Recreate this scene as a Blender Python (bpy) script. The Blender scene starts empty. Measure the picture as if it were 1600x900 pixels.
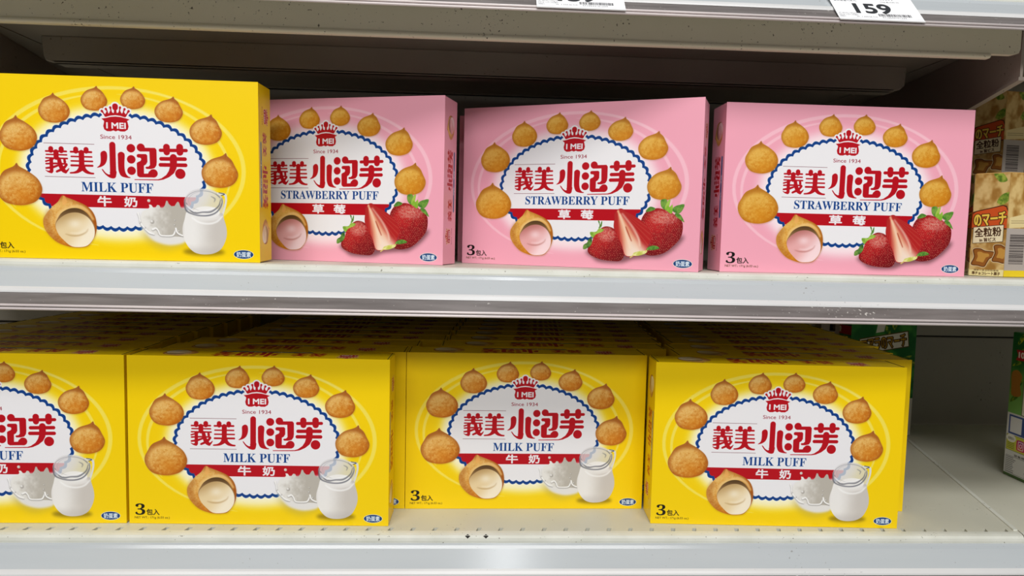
import bpy, bmesh, math, numpy as np
from mathutils import Matrix, Vector, noise

# ================================================================ camera, world, lights, exposure
scene = bpy.context.scene
C = scene.collection
cam = bpy.data.objects.new('camera', bpy.data.cameras.new('camera')); C.objects.link(cam)
cam.data.sensor_width = 36; cam.data.lens = 24.72; cam.data.clip_start = .02
cam.matrix_world = Matrix(((0.998517, -0.019238, -0.050929, -0.025043),
    (-0.049342, 0.075494, -0.995925, -0.587894),
    (0.023005, 0.996961, 0.074433, 0.258374),
    (0.000000, 0.000000, 0.000000, 1.000000)))
scene.camera = cam

world = bpy.data.worlds.new('store'); scene.world = world; world.use_nodes = True
world.node_tree.nodes['Background'].inputs[0].default_value = (.93, .96, 1, 1)
world.node_tree.nodes['Background'].inputs[1].default_value = .075

def area(name, loc, target, sx, sy, power, color):
    l = bpy.data.lights.new(name, 'AREA'); l.shape = 'RECTANGLE'; l.size = sx; l.size_y = sy; l.energy = power; l.color = color
    o = bpy.data.objects.new(name, l); C.objects.link(o); o.location = loc
    o.rotation_euler = (Vector(target)-Vector(loc)).to_track_quat('-Z', 'Y').to_euler(); return o
area('ceiling_light', (-.1, -1.5, 2.0), (0, -.3, 0), 2.6, .4, 35, (1, .985, .96))
area('ceiling_light', (-.3, -3.0, 2.0), (0, 0, .2), 3.0, .5, 62, (1, .985, .96))
area('ceiling_tube', (.1, -.75, 2.0), (.1, -.75, 0), .1, 1.3, 7, (.96, .98, 1))

scene.view_settings.view_transform = 'Standard'; scene.view_settings.look = 'None'
scene.view_settings.exposure = 0.0; scene.view_settings.gamma = 1.0; scene.view_settings.use_curve_mapping = False

# ================================================================ helpers
def tag(o, label=None, cat=None, group=None, kind=None):
    for k, v in (('label', label), ('category', cat), ('group', group), ('kind', kind)):
        if v: o[k] = v
    return o
def empty(name, loc=(0, 0, 0), rot=(0, 0, 0)):
    o = bpy.data.objects.new(name, None); C.objects.link(o); o.location = loc; o.rotation_euler = rot; o.empty_display_size = .02; return o
def link(name, me, mats, parent=None):
    o = bpy.data.objects.new(name, me); C.objects.link(o); o.parent = parent
    for m in (mats if isinstance(mats, (list, tuple)) else [mats]): me.materials.append(m)
    return o
def mesh(name, bm, mats, parent=None, smooth=False):
    bmesh.ops.recalc_face_normals(bm, faces=bm.faces)
    me = bpy.data.meshes.new(name); bm.to_mesh(me); bm.free()
    if smooth:
        for p in me.polygons: p.use_smooth = True
    return link(name, me, mats, parent)
def prism(bm, pts, x0, x1, axis='x'):
    """closed outline swept from x0 to x1; pts are (y,z) for axis x, (x,z) for y, (x,y) for z; x0/x1 may be functions of a point"""
    f = {'x': lambda a, b, t: (t, a, b), 'y': lambda a, b, t: (a, t, b), 'z': lambda a, b, t: (a, b, t)}[axis]
    g = lambda q, p: q(p) if callable(q) else q
    A = [bm.verts.new(f(*p, g(x0, p))) for p in pts]; B = [bm.verts.new(f(*p, g(x1, p))) for p in pts]; n = len(pts)
    bm.faces.new(A); bm.faces.new(B[::-1])
    for i in range(n): bm.faces.new((A[i], B[i], B[(i+1) % n], A[(i+1) % n]))
def box(bm, x0, x1, y0, y1, z0, z1): prism(bm, [(x0, y0), (x1, y0), (x1, y1), (x0, y1)], z0, z1, 'z')
def bevel(o, w, seg=2, ang=30):
    m = o.modifiers.new('bevel', 'BEVEL'); m.width = w; m.segments = seg; m.limit_method = 'ANGLE'; m.angle_limit = math.radians(ang); return o
def lin(c): return tuple(((v/255+.055)/1.055)**2.4 if v/255 > .04045 else v/255/12.92 for v in c)+(1,)

# ================================================================ materials
def base_mat(name, rough=.5, spec=.5):
    m = bpy.data.materials.new(name); m.use_nodes = True; b = m.node_tree.nodes['Principled BSDF']
    b.inputs['Roughness'].default_value = rough; b.inputs['Specular IOR Level'].default_value = spec; return m, m.node_tree, b
def paint(name, c1, c2, dirt, rough=.5, scale=6., spots=0., metal=0., bump=.0, stretch=(1, 1, 1)):
    """painted metal or plastic: two close tones, streaks and small dark specks"""
    m, t, b = base_mat(name, rough); N, L = t.nodes.new, t.links.new
    tc = N('ShaderNodeTexCoord'); mp = N('ShaderNodeMapping'); mp.inputs['Scale'].default_value = stretch; L(tc.outputs['Object'], mp.inputs[0])
    n = N('ShaderNodeTexNoise'); n.inputs['Scale'].default_value = scale; n.inputs['Detail'].default_value = 6; L(mp.outputs[0], n.inputs[0])
    r = N('ShaderNodeValToRGB'); r.color_ramp.elements[0].position = .35; r.color_ramp.elements[1].position = .7; r.color_ramp.elements[0].color = lin(c1); r.color_ramp.elements[1].color = lin(c2); L(n.outputs[0], r.inputs[0]); col = r.outputs[0]
    if spots:
        s = N('ShaderNodeTexNoise'); s.inputs['Scale'].default_value = 420; s.inputs['Detail'].default_value = 2; L(tc.outputs['Object'], s.inputs[0])
        s2 = N('ShaderNodeTexNoise'); s2.inputs['Scale'].default_value = 22; L(tc.outputs['Object'], s2.inputs[0])
        a = N('ShaderNodeMath'); a.operation = 'MULTIPLY_ADD'; a.inputs[1].default_value = .35; L(s2.outputs[0], a.inputs[0]); L(s.outputs[0], a.inputs[2])
        q = N('ShaderNodeMapRange'); q.inputs[1].default_value = .93-.1*spots; q.inputs[2].default_value = .99-.1*spots; L(a.outputs[0], q.inputs[0])
        x = N('ShaderNodeMix'); x.data_type = 'RGBA'; L(q.outputs[0], x.inputs[0]); L(col, x.inputs[6]); x.inputs[7].default_value = lin(dirt); col = x.outputs[2]
    L(col, b.inputs['Base Color']); b.inputs['Metallic'].default_value = metal
    if bump:
        u = N('ShaderNodeBump'); u.inputs['Strength'].default_value = bump; u.inputs['Distance'].default_value = .002; L(n.outputs[0], u.inputs['Height']); L(u.outputs[0], b.inputs['Normal'])
    return m
def printed(name, c, rough=.33):
    im = bpy.data.images.new(name, c.W, c.H); a = np.ones((c.H, c.W, 4), np.float32); a[..., :3] = c.a[::-1]
    im.pixels.foreach_set(a.ravel()); im.update(); im.pack()
    m, t, b = base_mat(name, rough, .38); N, L = t.nodes.new, t.links.new
    x = N('ShaderNodeTexImage'); x.image = im; x.interpolation = 'Cubic'; x.extension = 'EXTEND'; L(x.outputs[0], b.inputs['Base Color'])
    tc = N('ShaderNodeTexCoord'); n = N('ShaderNodeTexNoise'); n.inputs['Scale'].default_value = 14; n.inputs['Detail'].default_value = 1; L(tc.outputs['Object'], n.inputs[0])
    u = N('ShaderNodeBump'); u.inputs['Strength'].default_value = .12; u.inputs['Distance'].default_value = .004; L(n.outputs[0], u.inputs['Height']); L(u.outputs[0], b.inputs['Normal'])
    return m

M_DECK = paint('cream_shelf_enamel', (192, 191, 176), (206, 205, 190), (120, 112, 98), .42, 7, .25)
M_LIP = paint('worn_white_enamel', (206, 207, 196), (220, 221, 212), (130, 128, 116), .4, 30, .55)
M_FASCIA = paint('grimy_cream_enamel', (212, 204, 178), (220, 212, 190), (92, 82, 66), .5, 5, .7)
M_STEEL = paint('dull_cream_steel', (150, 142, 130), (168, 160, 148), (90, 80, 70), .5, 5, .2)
M_RAIL = paint('pale_grey_rail_plastic', (176, 182, 186), (188, 193, 196), (150, 150, 150), .17, 5, .1, stretch=(.3, 4, 4))
M_RAILEDGE = paint('white_rail_edge', (206, 206, 206), (216, 216, 216), (170, 170, 170), .3, 9, .1)
M_BAND = paint('smoky_rail_band', (98, 92, 90), (122, 116, 114), (190, 186, 180), .4, 60, .45, stretch=(.3, 3, 3))
M_BEAD = paint('pinkish_clear_rail_bead', (206, 196, 196), (226, 216, 214), (120, 100, 90), .25, 9)
M_WALL = paint('grey_back_panel_enamel', (158, 152, 140), (170, 164, 152), (90, 84, 76), .6, 4, .2)
M_BRACKET = paint('dark_taupe_bracket_steel', (150, 138, 128), (164, 152, 140), (60, 52, 46), .5, 5, .2)
M_DARK = paint('dark_slot_interior', (26, 24, 22), (34, 30, 28), (10, 10, 10), .9)  # near-black that stands in for the shade inside slots and holes
M_SLOT = paint('slot_shadowed_metal', (52, 48, 40), (66, 60, 50), (60, 60, 60), .8)
M_YELLOW = paint('yellow_carton_board', (244, 210, 0), (248, 216, 4), (120, 100, 0), .36, 5)
M_PINK = paint('pink_carton_board', (242, 166, 186), (246, 172, 192), (120, 80, 90), .36, 5)
M_KRAFT = paint('brown_biscuit_carton_board', (190, 150, 84), (206, 168, 100), (90, 60, 30), .4, 30)
M_GREEN = paint('green_carton_board', (30, 104, 46), (50, 130, 58), (20, 60, 20), .4, 30)

# ---------------------------------------------------------------- printed artwork (millimetres on the carton)
class Canvas:
    def __init__(s, w, h, ppm, bg):
        s.k = ppm; s.W = int(round(w*ppm)); s.H = int(round(h*ppm)); s.w = w; s.h = h
        s.a = np.empty((s.H, s.W, 3), np.float32); s.a[:] = np.array(bg)/255.
    def mask(s, E, pad=2):
        """non-zero coverage of an edge soup (n,4) in mm -> x0, y0, coverage"""
        E = np.asarray(E, float)*s.k
        x0 = max(int(np.floor(min(E[:, 0].min(), E[:, 2].min())))-pad, 0); x1 = min(int(np.ceil(max(E[:, 0].max(), E[:, 2].max())))+pad, s.W)
        y0 = max(int(np.floor(min(E[:, 1].min(), E[:, 3].min())))-pad, 0); y1 = min(int(np.ceil(max(E[:, 1].max(), E[:, 3].max())))+pad, s.H)
        if x1 <= x0 or y1 <= y0: return 0, 0, np.zeros((0, 0), np.float32)
        w, h = x1-x0, y1-y0; m = np.zeros((h, w+2), np.float32)
        sgn = np.sign(E[:, 3]-E[:, 1]); flip = sgn < 0; E[flip] = E[flip][:, [2, 3, 0, 1]]; E = np.c_[E, sgn][sgn != 0]
        SS = 4
        for r in range(h):
            R = E[(E[:, 1] < y0+r+1) & (E[:, 3] > y0+r)]
            if not len(R): continue
            for q in range(SS):
                y = y0+r+(q+.5)/SS
                T = R[(R[:, 1] <= y) & (R[:, 3] > y)]
                if len(T) < 2: continue
                xs = T[:, 0]+(T[:, 2]-T[:, 0])*(y-T[:, 1])/(T[:, 3]-T[:, 1])-x0; o = np.argsort(xs, kind='stable')
                wn = np.cumsum(T[o, 4]); pv = np.concatenate([[0], wn[:-1]]); xs = np.clip(xs[o][(wn == 0) != (pv == 0)], 0, w)
                for i, x in enumerate(xs[:len(xs)//2*2]):      # difference array with exact end coverage
                    sg = 1 if i % 2 == 0 else -1; j = int(x); f = x-j
                    m[r, j] += sg*(1-f)/SS; m[r, j+1] += sg*f/SS
        return x0, y0, np.clip(np.cumsum(m, 1)[:, :w], 0, 1)
    def put(s, M, col, alpha=1., blur=0.):
        x0, y0, m = M
        if m.size == 0: return
        if blur: x0, y0, m = s.blur(M, blur)
        h, w = m.shape; v = s.a[y0:y0+h, x0:x0+w]
        c = col if isinstance(col, np.ndarray) and col.ndim == 3 else np.array(col, np.float32)/255.
        t = (m*alpha)[..., None]; v += (c-v)*t
    def blur(s, M, mm):
        x0, y0, m = M; r = max(1, int(mm*s.k)); p = 3*r
        X0, Y0 = max(x0-p, 0), max(y0-p, 0); X1, Y1 = min(x0+m.shape[1]+p, s.W), min(y0+m.shape[0]+p, s.H)
        b = np.zeros((Y1-Y0, X1-X0), np.float32); b[y0-Y0:y0-Y0+m.shape[0], x0-X0:x0-X0+m.shape[1]] = m
        for _ in range(3):
            for ax in (0, 1):
                q = np.concatenate([np.repeat(b.take([0], ax), r+1, ax), b, np.repeat(b.take([-1], ax), r, ax)], ax)
                c = np.cumsum(q, ax, dtype=np.float64); n = b.shape[ax]
                b = ((c.take(range(2*r+1, 2*r+1+n), ax)-c.take(range(0, n), ax))/(2*r+1)).astype(np.float32)
        return X0, Y0, b
    def poly(s, pts, col, alpha=1., blur=0., smooth=False):
        M = s.mask(loop(curve(pts) if smooth else pts)); s.put(M, col, alpha, blur); return M
    def stroke(s, pts, col, alpha=1., blur=0., smooth=True):
        M = s.smask([pts], smooth); s.put(M, col, alpha, blur); return M
    def smask(s, lines, smooth=True, grow=0.):
        """signed distance to round-capped strokes [(x,y,r)...]"""
        Q = []
        for L in lines:
            L = [tuple(p) for p in L]
            if len(L) == 1: L = L*2
            if smooth and len(L) > 2: L = open_curve(L)
            Q += list(zip(L[:-1], L[1:]))
        P = np.array([p for a, b in Q for p in (a, b)]); R = P[:, 2].max()+grow
        k = s.k; x0 = max(int((P[:, 0].min()-R)*k)-2, 0); x1 = min(int((P[:, 0].max()+R)*k)+3, s.W)
        y0 = max(int((P[:, 1].min()-R)*k)-2, 0); y1 = min(int((P[:, 1].max()+R)*k)+3, s.H)
        if x1 <= x0 or y1 <= y0: return 0, 0, np.zeros((0, 0), np.float32)
        D = np.full((y1-y0, x1-x0), 1e9, np.float32)
        for a, b in Q:
            r = max(a[2], b[2])+grow+.5
            u0 = max(int((min(a[0], b[0])-r)*k)-1, x0); u1 = min(int((max(a[0], b[0])+r)*k)+2, x1)
            v0 = max(int((min(a[1], b[1])-r)*k)-1, y0); v1 = min(int((max(a[1], b[1])+r)*k)+2, y1)
            if u1 <= u0 or v1 <= v0: continue
            X = (np.arange(u0, u1)+.5)/k; Y = ((np.arange(v0, v1)+.5)/k)[:, None]
            dx, dy = b[0]-a[0], b[1]-a[1]; L2 = dx*dx+dy*dy+1e-9
            t = np.clip(((X-a[0])*dx+(Y-a[1])*dy)/L2, 0, 1)
            d = np.hypot(X-a[0]-t*dx, Y-a[1]-t*dy)-(a[2]+(b[2]-a[2])*t)-grow
            v = D[v0-y0:v1-y0, u0-x0:u1-x0]; np.minimum(v, d, out=v)
        return x0, y0, np.clip(.5-D*k, 0, 1)
    def grid(s, M):
        x0, y0, m = M
        return (np.arange(x0, x0+m.shape[1])+.5)/s.k+0*m, ((np.arange(y0, y0+m.shape[0])+.5)/s.k)[:, None]+0*m
    def text(s, body, x0, x1, y0, y1, col, offset=0., alpha=1., ang=0, bold=0.):
        """lettering fitted to the box x0..x1, y0 (top)..y1 (bottom)"""
        V, E = glyphs(body, offset); mn, mx = V.min(0), V.max(0)
        sx, sy = (x1-x0)/(mx[0]-mn[0]), (y1-y0)/(mx[1]-mn[1])
        P = np.c_[x0+(V[:, 0]-mn[0])*sx, y1-(V[:, 1]-mn[1])*sy]
        if ang: cx, cy = (x0+x1)/2, (y0+y1)/2; c, n = math.cos(ang), math.sin(ang); Q = P-[cx, cy]; P = np.c_[cx+Q[:, 0]*c-Q[:, 1]*n, cy+Q[:, 0]*n+Q[:, 1]*c]
        M = s.mask(np.c_[P[E[:, 0]], P[E[:, 1]]]); s.put(M, col, alpha)
        if bold: s.put(s.smask([[tuple(P[a])+(bold,), tuple(P[b])+(bold,)] for a, b in E], False), col, alpha)
        return P, E

def loop(p): p = np.asarray(p, float)[:, :2]; return np.c_[p, np.roll(p, -1, 0)]
def curve(pts, n=6):
    P = np.asarray(pts, float)[:, :2]; a, b, c, d = np.roll(P, 1, 0), P, np.roll(P, -1, 0), np.roll(P, -2, 0)
    return np.stack([.5*(2*b+(c-a)*t+(2*a-5*b+4*c-d)*t*t+(3*b-a-3*c+d)*t**3) for t in np.arange(n)/n], 1).reshape(-1, 2)
def open_curve(L, n=6):
    P = np.array(L, float); P = np.vstack([2*P[0]-P[1], P, 2*P[-1]-P[-2]]); o = []
    for i in range(1, len(P)-2):
        a, b, c, d = P[i-1:i+3]
        for t in np.arange(n)/n: o.append(.5*(2*b+(c-a)*t+(2*a-5*b+4*c-d)*t*t+(3*b-a-3*c+d)*t**3))
    o.append(P[-2]); o = np.array(o); o[:, 2] = np.maximum(o[:, 2], .02); return [tuple(q) for q in o]
def ellipse(cx, cy, rx, ry, n=64, a0=0, a1=2*math.pi):
    return [(cx+rx*math.cos(a0+(a1-a0)*i/n), cy+ry*math.sin(a0+(a1-a0)*i/n)) for i in range(n)]
_G = {}
def glyphs(body, offset):
    if (body, offset) not in _G:
        c = bpy.data.curves.new('lettering', 'FONT'); c.body = body; c.size = 1; c.offset = offset; c.resolution_u = 3
        o = bpy.data.objects.new('lettering', c); scene.collection.objects.link(o)
        cu = o.to_curve(bpy.context.evaluated_depsgraph_get(), apply_modifiers=False); V, E = [], []
        for sp in cu.splines:
            B = sp.bezier_points; k0 = len(V)
            for i in range(len(B)):
                p, q = B[i], B[(i+1) % len(B)]; P0, P1, P2, P3 = (np.array(u[:2]) for u in (p.co, p.handle_right, q.handle_left, q.co))
                n = 1 if np.linalg.norm(P1-P0-(P3-P0)/3)+np.linalg.norm(P2-P3+(P3-P0)/3) < 1e-3 else 5
                V += [tuple((1-t)**3*P0+3*t*(1-t)**2*P1+3*t*t*(1-t)*P2+t**3*P3) for t in np.arange(n)/n]
            m = len(V)-k0; E += [(k0+i, k0+(i+1) % m) for i in range(m)]
        V, E = np.array(V), np.array(E); o.to_curve_clear(); bpy.data.objects.remove(o); bpy.data.curves.remove(c)
        _G[body, offset] = V, E
    return _G[body, offset]
rng = np.random.default_rng(7)
NG = rng.random((64, 64))
def vnoise(x, y):
    i = np.floor(x).astype(int); j = np.floor(y).astype(int); f = x-i; g = y-j; f = f*f*(3-2*f); g = g*g*(3-2*g)
    i %= 64; j %= 64; I = (i+1) % 64; J = (j+1) % 64
    return (NG[j, i]*(1-f)+NG[j, I]*f)*(1-g)+(NG[J, i]*(1-f)+NG[J, I]*f)*g
def fbm(x, y): return .5*vnoise(x, y)+.3*vnoise(2.1*x+5, 2.1*y+9)+.2*vnoise(4.3*x+1, 4.3*y+3)
def mix(a, b, t): return np.asarray(a, np.float32)/255.*(1-t[..., None])+np.asarray(b, np.float32)/255.*t[..., None]
def tint(c, b, t): b = np.asarray(b, np.float32)/255.; return c*(1-t[..., None])+b*t[..., None]
def ss(x, a, b): t = np.clip((x-a)/(b-a), 0, 1); return t*t*(3-2*t)

def crust(c, M, cx, cy, rx, ry, warm=0.):
    X, Y = c.grid(M); u = (X-cx)/rx; v = (Y-cy)/ry; n = fbm(X*.55+cx*3, Y*.55+cy); n2 = fbm(X*1.9+cy, Y*1.9+cx)
    t = ss(.45*v+.3*u+.9*(n-.5), -.55, .65)
    col = mix((234, 184, 100), (200, 112, 18), t)
    col = tint(col, (240, 206, 140), .7*ss(n2, .48, .78)*(1-t)); col = tint(col, (180, 96, 22), .35*ss(n2, .5, .2)*t)
    r = np.hypot(u, v); col = tint(col, (158, 80, 18), .75*ss(r, .7, 1.06)); col = tint(col, (228, 150, 44), .4*np.exp(-((u-.1)**2+(v-.3)**2)*6))
    if warm: col = tint(col, (214, 160, 20), warm+0*n)
    return col
PUFFS = [(32, 32.8, 18.4, 48, 61.1), (61.9, 14, 49.8, 74.6, 37.8), (96.2, 7.5, 83.5, 104.4, 27.2), (125.7, 6.9, 114.7, 134.5, 25.1), (157, 14, 141.7, 164.3, 34.8), (187, 27.3, 169.3, 195.3, 52), (198.2, 58.3, 178.3, 207.9, 86.8), (30.9, 71, 13.8, 50.3, 105.2)]
def puff(c, tx, ty, x0, x1, y1, warm):
    w = x1-x0; h = y1-ty; L, Rr = tx-x0, x1-tx
    p = [(tx, ty), (tx+.1*Rr, ty+.075*h), (tx+.46*Rr, ty+.19*h), (x1-.09*w, ty+.36*h), (x1, ty+.58*h), (x1-.05*w, ty+.78*h), (x1-.2*w, y1-.07*h), (x0+.52*w, y1), (x0+.2*w, y1-.06*h), (x0+.04*w, ty+.76*h), (x0, ty+.55*h), (x0+.08*w, ty+.36*h), (tx-.6*L, ty+.19*h), (tx-.16*L, ty+.08*h)]
    c.poly([(q[0]+.4, q[1]+.7) for q in p], (150, 110, 60), .35, .5, True)
    M = c.mask(loop(curve(p))); c.put(M, crust(c, M, (x0+x1)/2, ty+.6*h, w/2, h*.45, warm))
    c.stroke([(tx, ty+.4, .35), (tx-.1, ty+.07*h, .6), (tx-.3, ty+.12*h, .2)], (150, 80, 44), .6, .3)

RED = (184, 8, 26); BLUE = (6, 62, 136); PAPER = (240, 239, 243)
HEADS = [[(99.9,27.3,0.99),(101.0,28.7,0.44),(102.5,31.2,0.59)], [(103.1,25.6,0.94),(103.9,26.9,0.44),(104.4,29.4,0.69)], [(106.7,24.3,0.94),(107.0,25.9,0.44),(107.3,28.4,0.69)], [(110.5,23.2,2.27),(110.5,24.3,2.17),(110.5,26.3,0.89),(110.5,28.8,1.19)], [(114.4,24.1,0.94),(114.1,25.7,0.44),(113.8,28.2,0.69)], [(117.9,25.3,0.94),(117.3,26.7,0.44),(116.7,29.2,0.69)], [(121.1,26.8,0.99),(120.0,28.4,0.44),(118.5,30.9,0.59)]]
BASE = [(101.2,29.2),(102.5,29.6),(103.5,27.8),(105.4,29.2),(106.4,27.1),(108.8,28.6),(112.2,28.5),(114.6,27.0),(115.6,28.9),(117.5,27.6),(118.5,29.2),(119.7,28.9),(118.3,31.9),(114.2,30.7),(110.5,30.3),(106.4,30.8),(102.7,32.0)]
SHIELD = [(99.4,33.3),(102.8,32.8),(106.4,31.8),(110.5,31.4),(114.6,31.7),(118.3,32.5),(121.7,33.5),(119.6,34.7),(120.1,36.1),(120.7,39.1),(120.0,41.6),(117.5,43.2),(114.1,43.2),(112.2,42.5),(110.4,43.3),(108.5,42.5),(106.4,43.3),(103.5,43.3),(101.3,41.9),(100.6,39.2),(101.3,36.5),(101.4,35.1)]
class At:                                   # places artwork drawn in the front panel's millimetres elsewhere
    def __init__(s, k=1., cx=0., cy=0., tx=0., ty=0.): s.k, s.cx, s.cy, s.tx, s.ty = k, cx, cy, tx, ty
    def __call__(s, L): return [((p[0]-s.cx)*s.k+s.tx, (p[1]-s.cy)*s.k+s.ty)+tuple(q*s.k for q in p[2:]) for p in L]
def crown(c, f, paper=None):
    paper = paper or PAPER
    H = [f(L) for L in HEADS]; edge = [[q+(.01,) for q in f(P+P[:1])] for P in (BASE, SHIELD)]
    c.put(c.smask(H+edge, False, 1.3*f.k*(1 if f.k == 1 else .6)), paper); c.poly(f(BASE), paper); c.poly(f(SHIELD), paper)
    c.put(c.smask(H, False), RED); c.poly(f(BASE), RED); c.poly(f(SHIELD), RED)
    (a, b), (d, e) = f([(102.9, 36.1), (118.6, 41.2)])
    c.text('I MEI', a+.3, d-.3, b+.3, e-.3, PAPER, 0, bold=.27*f.k)
WORD1_LINES = [[(58.4,58.6,1.93),(58.4,60.1,1.93)], [(66.6,58.6,2.0),(66.6,60.1,2.0)], [(54.4,60.7,0.7),(70.5,60.6,0.73)], [(54.7,63.4,0.57),(70.7,63.4,0.6)], [(54.3,66.2,0.6),(71.1,66.3,0.67)], [(62.4,61.2,2.07),(62.4,65.6,2.0)],
    [(54.1,68.9,0.67),(56.7,68.1,0.67),(60.0,66.8,0.73)], [(54.3,70.9,0.67),(62.2,70.5,0.73),(70.4,70.7,0.67)], [(58.4,67.0,1.47),(58.4,76.6,1.4)], [(54.2,74.4,0.73),(58.9,73.7,1.0),(63.5,72.1,0.8)], [(53.7,76.0,0.2),(55.6,77.1,0.6),(58.1,77.3,1.27)],
    [(64.5,66.9,1.53),(65.5,71.7,1.73),(67.4,75.4,1.8),(69.4,77.2,1.2)], [(69.2,77.2,1.13),(70.9,75.9,0.73),(72.2,74.3,0.3)], [(68.9,67.4,1.0),(69.1,69.1,1.07)], [(70.4,71.4,0.93),(67.4,74.5,1.13),(62.5,77.0,0.87)],
    [(78.1,58.5,2.0),(78.1,60.1,2.0)], [(86.3,58.6,2.0),(86.3,59.9,2.0)], [(74.1,60.7,0.77),(90.3,60.6,0.83)], [(74.4,64.5,0.6),(90.5,64.5,0.63)], [(74.2,68.1,0.63),(91.0,68.1,0.67)], [(74.2,71.7,0.83),(90.9,71.6,0.83)], [(82.5,61.2,2.17),(82.4,72.1,2.13)]]
WORD1_POLYS = [[(80.3,71.8),(84.7,71.7),(83.5,75.1),(80.5,77.2),(77.9,78.1),(73.3,78.4),(72.6,77.8),(73.3,77.2),(75.9,76.8),(78.2,75.6),(79.7,73.5)], [(80.4,71.8),(84.7,71.7),(85.5,73.7),(87.1,75.6),(89.4,76.9),(91.7,77.3),(92.1,77.9),(91.4,78.6),(88.4,78.5),(85.5,77.8),(83.2,76.2),(81.5,74.5)]]
WORD2_LINES = [[(107.3,54.2,2.43),(107.2,78.2,2.43)], [(122.0,56.5,3.41)], [(122.0,65.5,3.41)], [(122.0,74.7,3.41)], [(129.9,55.7,3.21)], [(139.5,76.4,3.41)], [(150.5,54.8,2.68),(150.6,58.9,2.53)], [(161.1,54.6,2.77),(161.2,58.7,2.68)], [(145.6,57.5,1.36),(166.2,57.1,1.36)],
    [(146.0,64.4,1.51),(165.1,64.1,1.51)], [(145.3,69.3,1.51),(165.5,69.1,1.51)], [(155.8,63.1,2.82),(155.8,69.4,2.82)], [(161.1,76.2,4.13)]]
WORD2_POLYS = [[(104.8,76.2),(109.6,75.2),(109.6,78.7),(108.8,80.8),(106.7,81.4),(103.8,80.5),(101.0,78.3),(99.1,75.8),(98.2,74.1),(99.2,74.4),(101.0,76.7),(102.9,78.0),(104.2,78.3),(104.8,77.6)],
    [(100.3,59.2),(102.3,60.2),(102.9,62.8),(102.5,66.8),(100.9,70.1),(98.1,72.1),(95.0,73.0),(94.7,72.6),(96.6,70.9),(97.5,68.4),(97.7,64.9),(97.8,60.9)],
    [(114.0,59.6),(116.3,60.6),(116.9,62.6),(116.5,68.1),(116.5,73.1),(117.3,77.0),(119.0,79.3),(120.9,80.1),(120.3,80.7),(116.9,80.4),(113.5,79.1),(111.8,75.6),(111.4,71.6),(111.4,64.7),(111.6,61.1)]]
WORD2_SHARP = [[(128.4,58.2),(129.6,58.9),(136.7,58.8),(136.9,69.7),(135.7,71.0),(133.7,71.2),(133.1,72.0),(134.0,72.9),(137.6,72.9),(140.5,72.1),(142.0,69.9),(142.4,67.1),(142.4,57.2),(141.2,55.7),(133.2,55.8),(131.3,54.9)],
    [(127.5,61.0),(133.9,60.9),(134.9,62.0),(134.9,67.2),(133.7,69.3),(132.0,70.3),(131.9,76.8),(135.2,76.7),(135.9,75.0),(137.6,74.2),(140.5,79.7),(128.4,79.9),(126.7,78.9),(126.4,77.4),(126.3,68.4),(127.5,67.4),(129.1,66.8),(129.9,65.8),(129.9,64.6),(129.1,64.0),(127.5,63.9),(126.5,63.2),(126.5,61.8)],
    [(152.9,68.9),(158.6,69.3),(157.9,72.3),(156.0,75.9),(152.1,79.1),(147.3,81.3),(143.4,82.0),(124.3,82.2),(124.1,81.6),(142.9,81.2),(145.8,80.3),(149.7,77.5),(151.9,74.0),(152.8,70.9)]]
def word1(c, f, col=RED):
    c.put(c.smask([f(L) for L in WORD1_LINES]), col)
    for P in WORD1_POLYS: c.poly(f(P), col, smooth=True)
def word2(c, f, col=RED):
    c.put(c.smask([f(L) for L in WORD2_LINES]), col)
    for P in WORD2_POLYS: c.poly(f(P), col, smooth=True)
    for P in WORD2_SHARP: c.poly(f(P), col)

CUT = [(66.4,96.2),(69.8,97.9),(76.2,100.3),(83.8,103.7),(89.0,108.1),(91.9,114.4),(92.5,122.5),(90.5,129.8),(85.3,137.1),(79.2,138.8),(72.3,138.7),(66.3,137.3),(60.3,134.7),(54.4,129.3),(50.6,123.1),(50.0,116.8),(52.1,112.3),(57.3,105.9),(62.0,101.8),(64.6,97.9)]
HOLE = [(62.3,113.9),(65.8,109.8),(71.8,106.8),(78.7,106.7),(84.6,110.0),(88.9,116.2),(91.1,122.5),(90.1,129.8),(85.3,136.2),(78.4,138.3),(70.6,137.3),(64.7,131.9),(60.9,126.5),(59.5,120.2)]
CREAM = [(59.7,120.7),(63.2,115.2),(70.1,110.9),(77.8,110.1),(84.6,112.9),(88.9,118.0),(90.8,124.3),(89.8,130.7),(84.9,136.8),(78.4,138.5),(71.5,137.8),(65.5,132.8),(61.3,127.4)]
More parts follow.
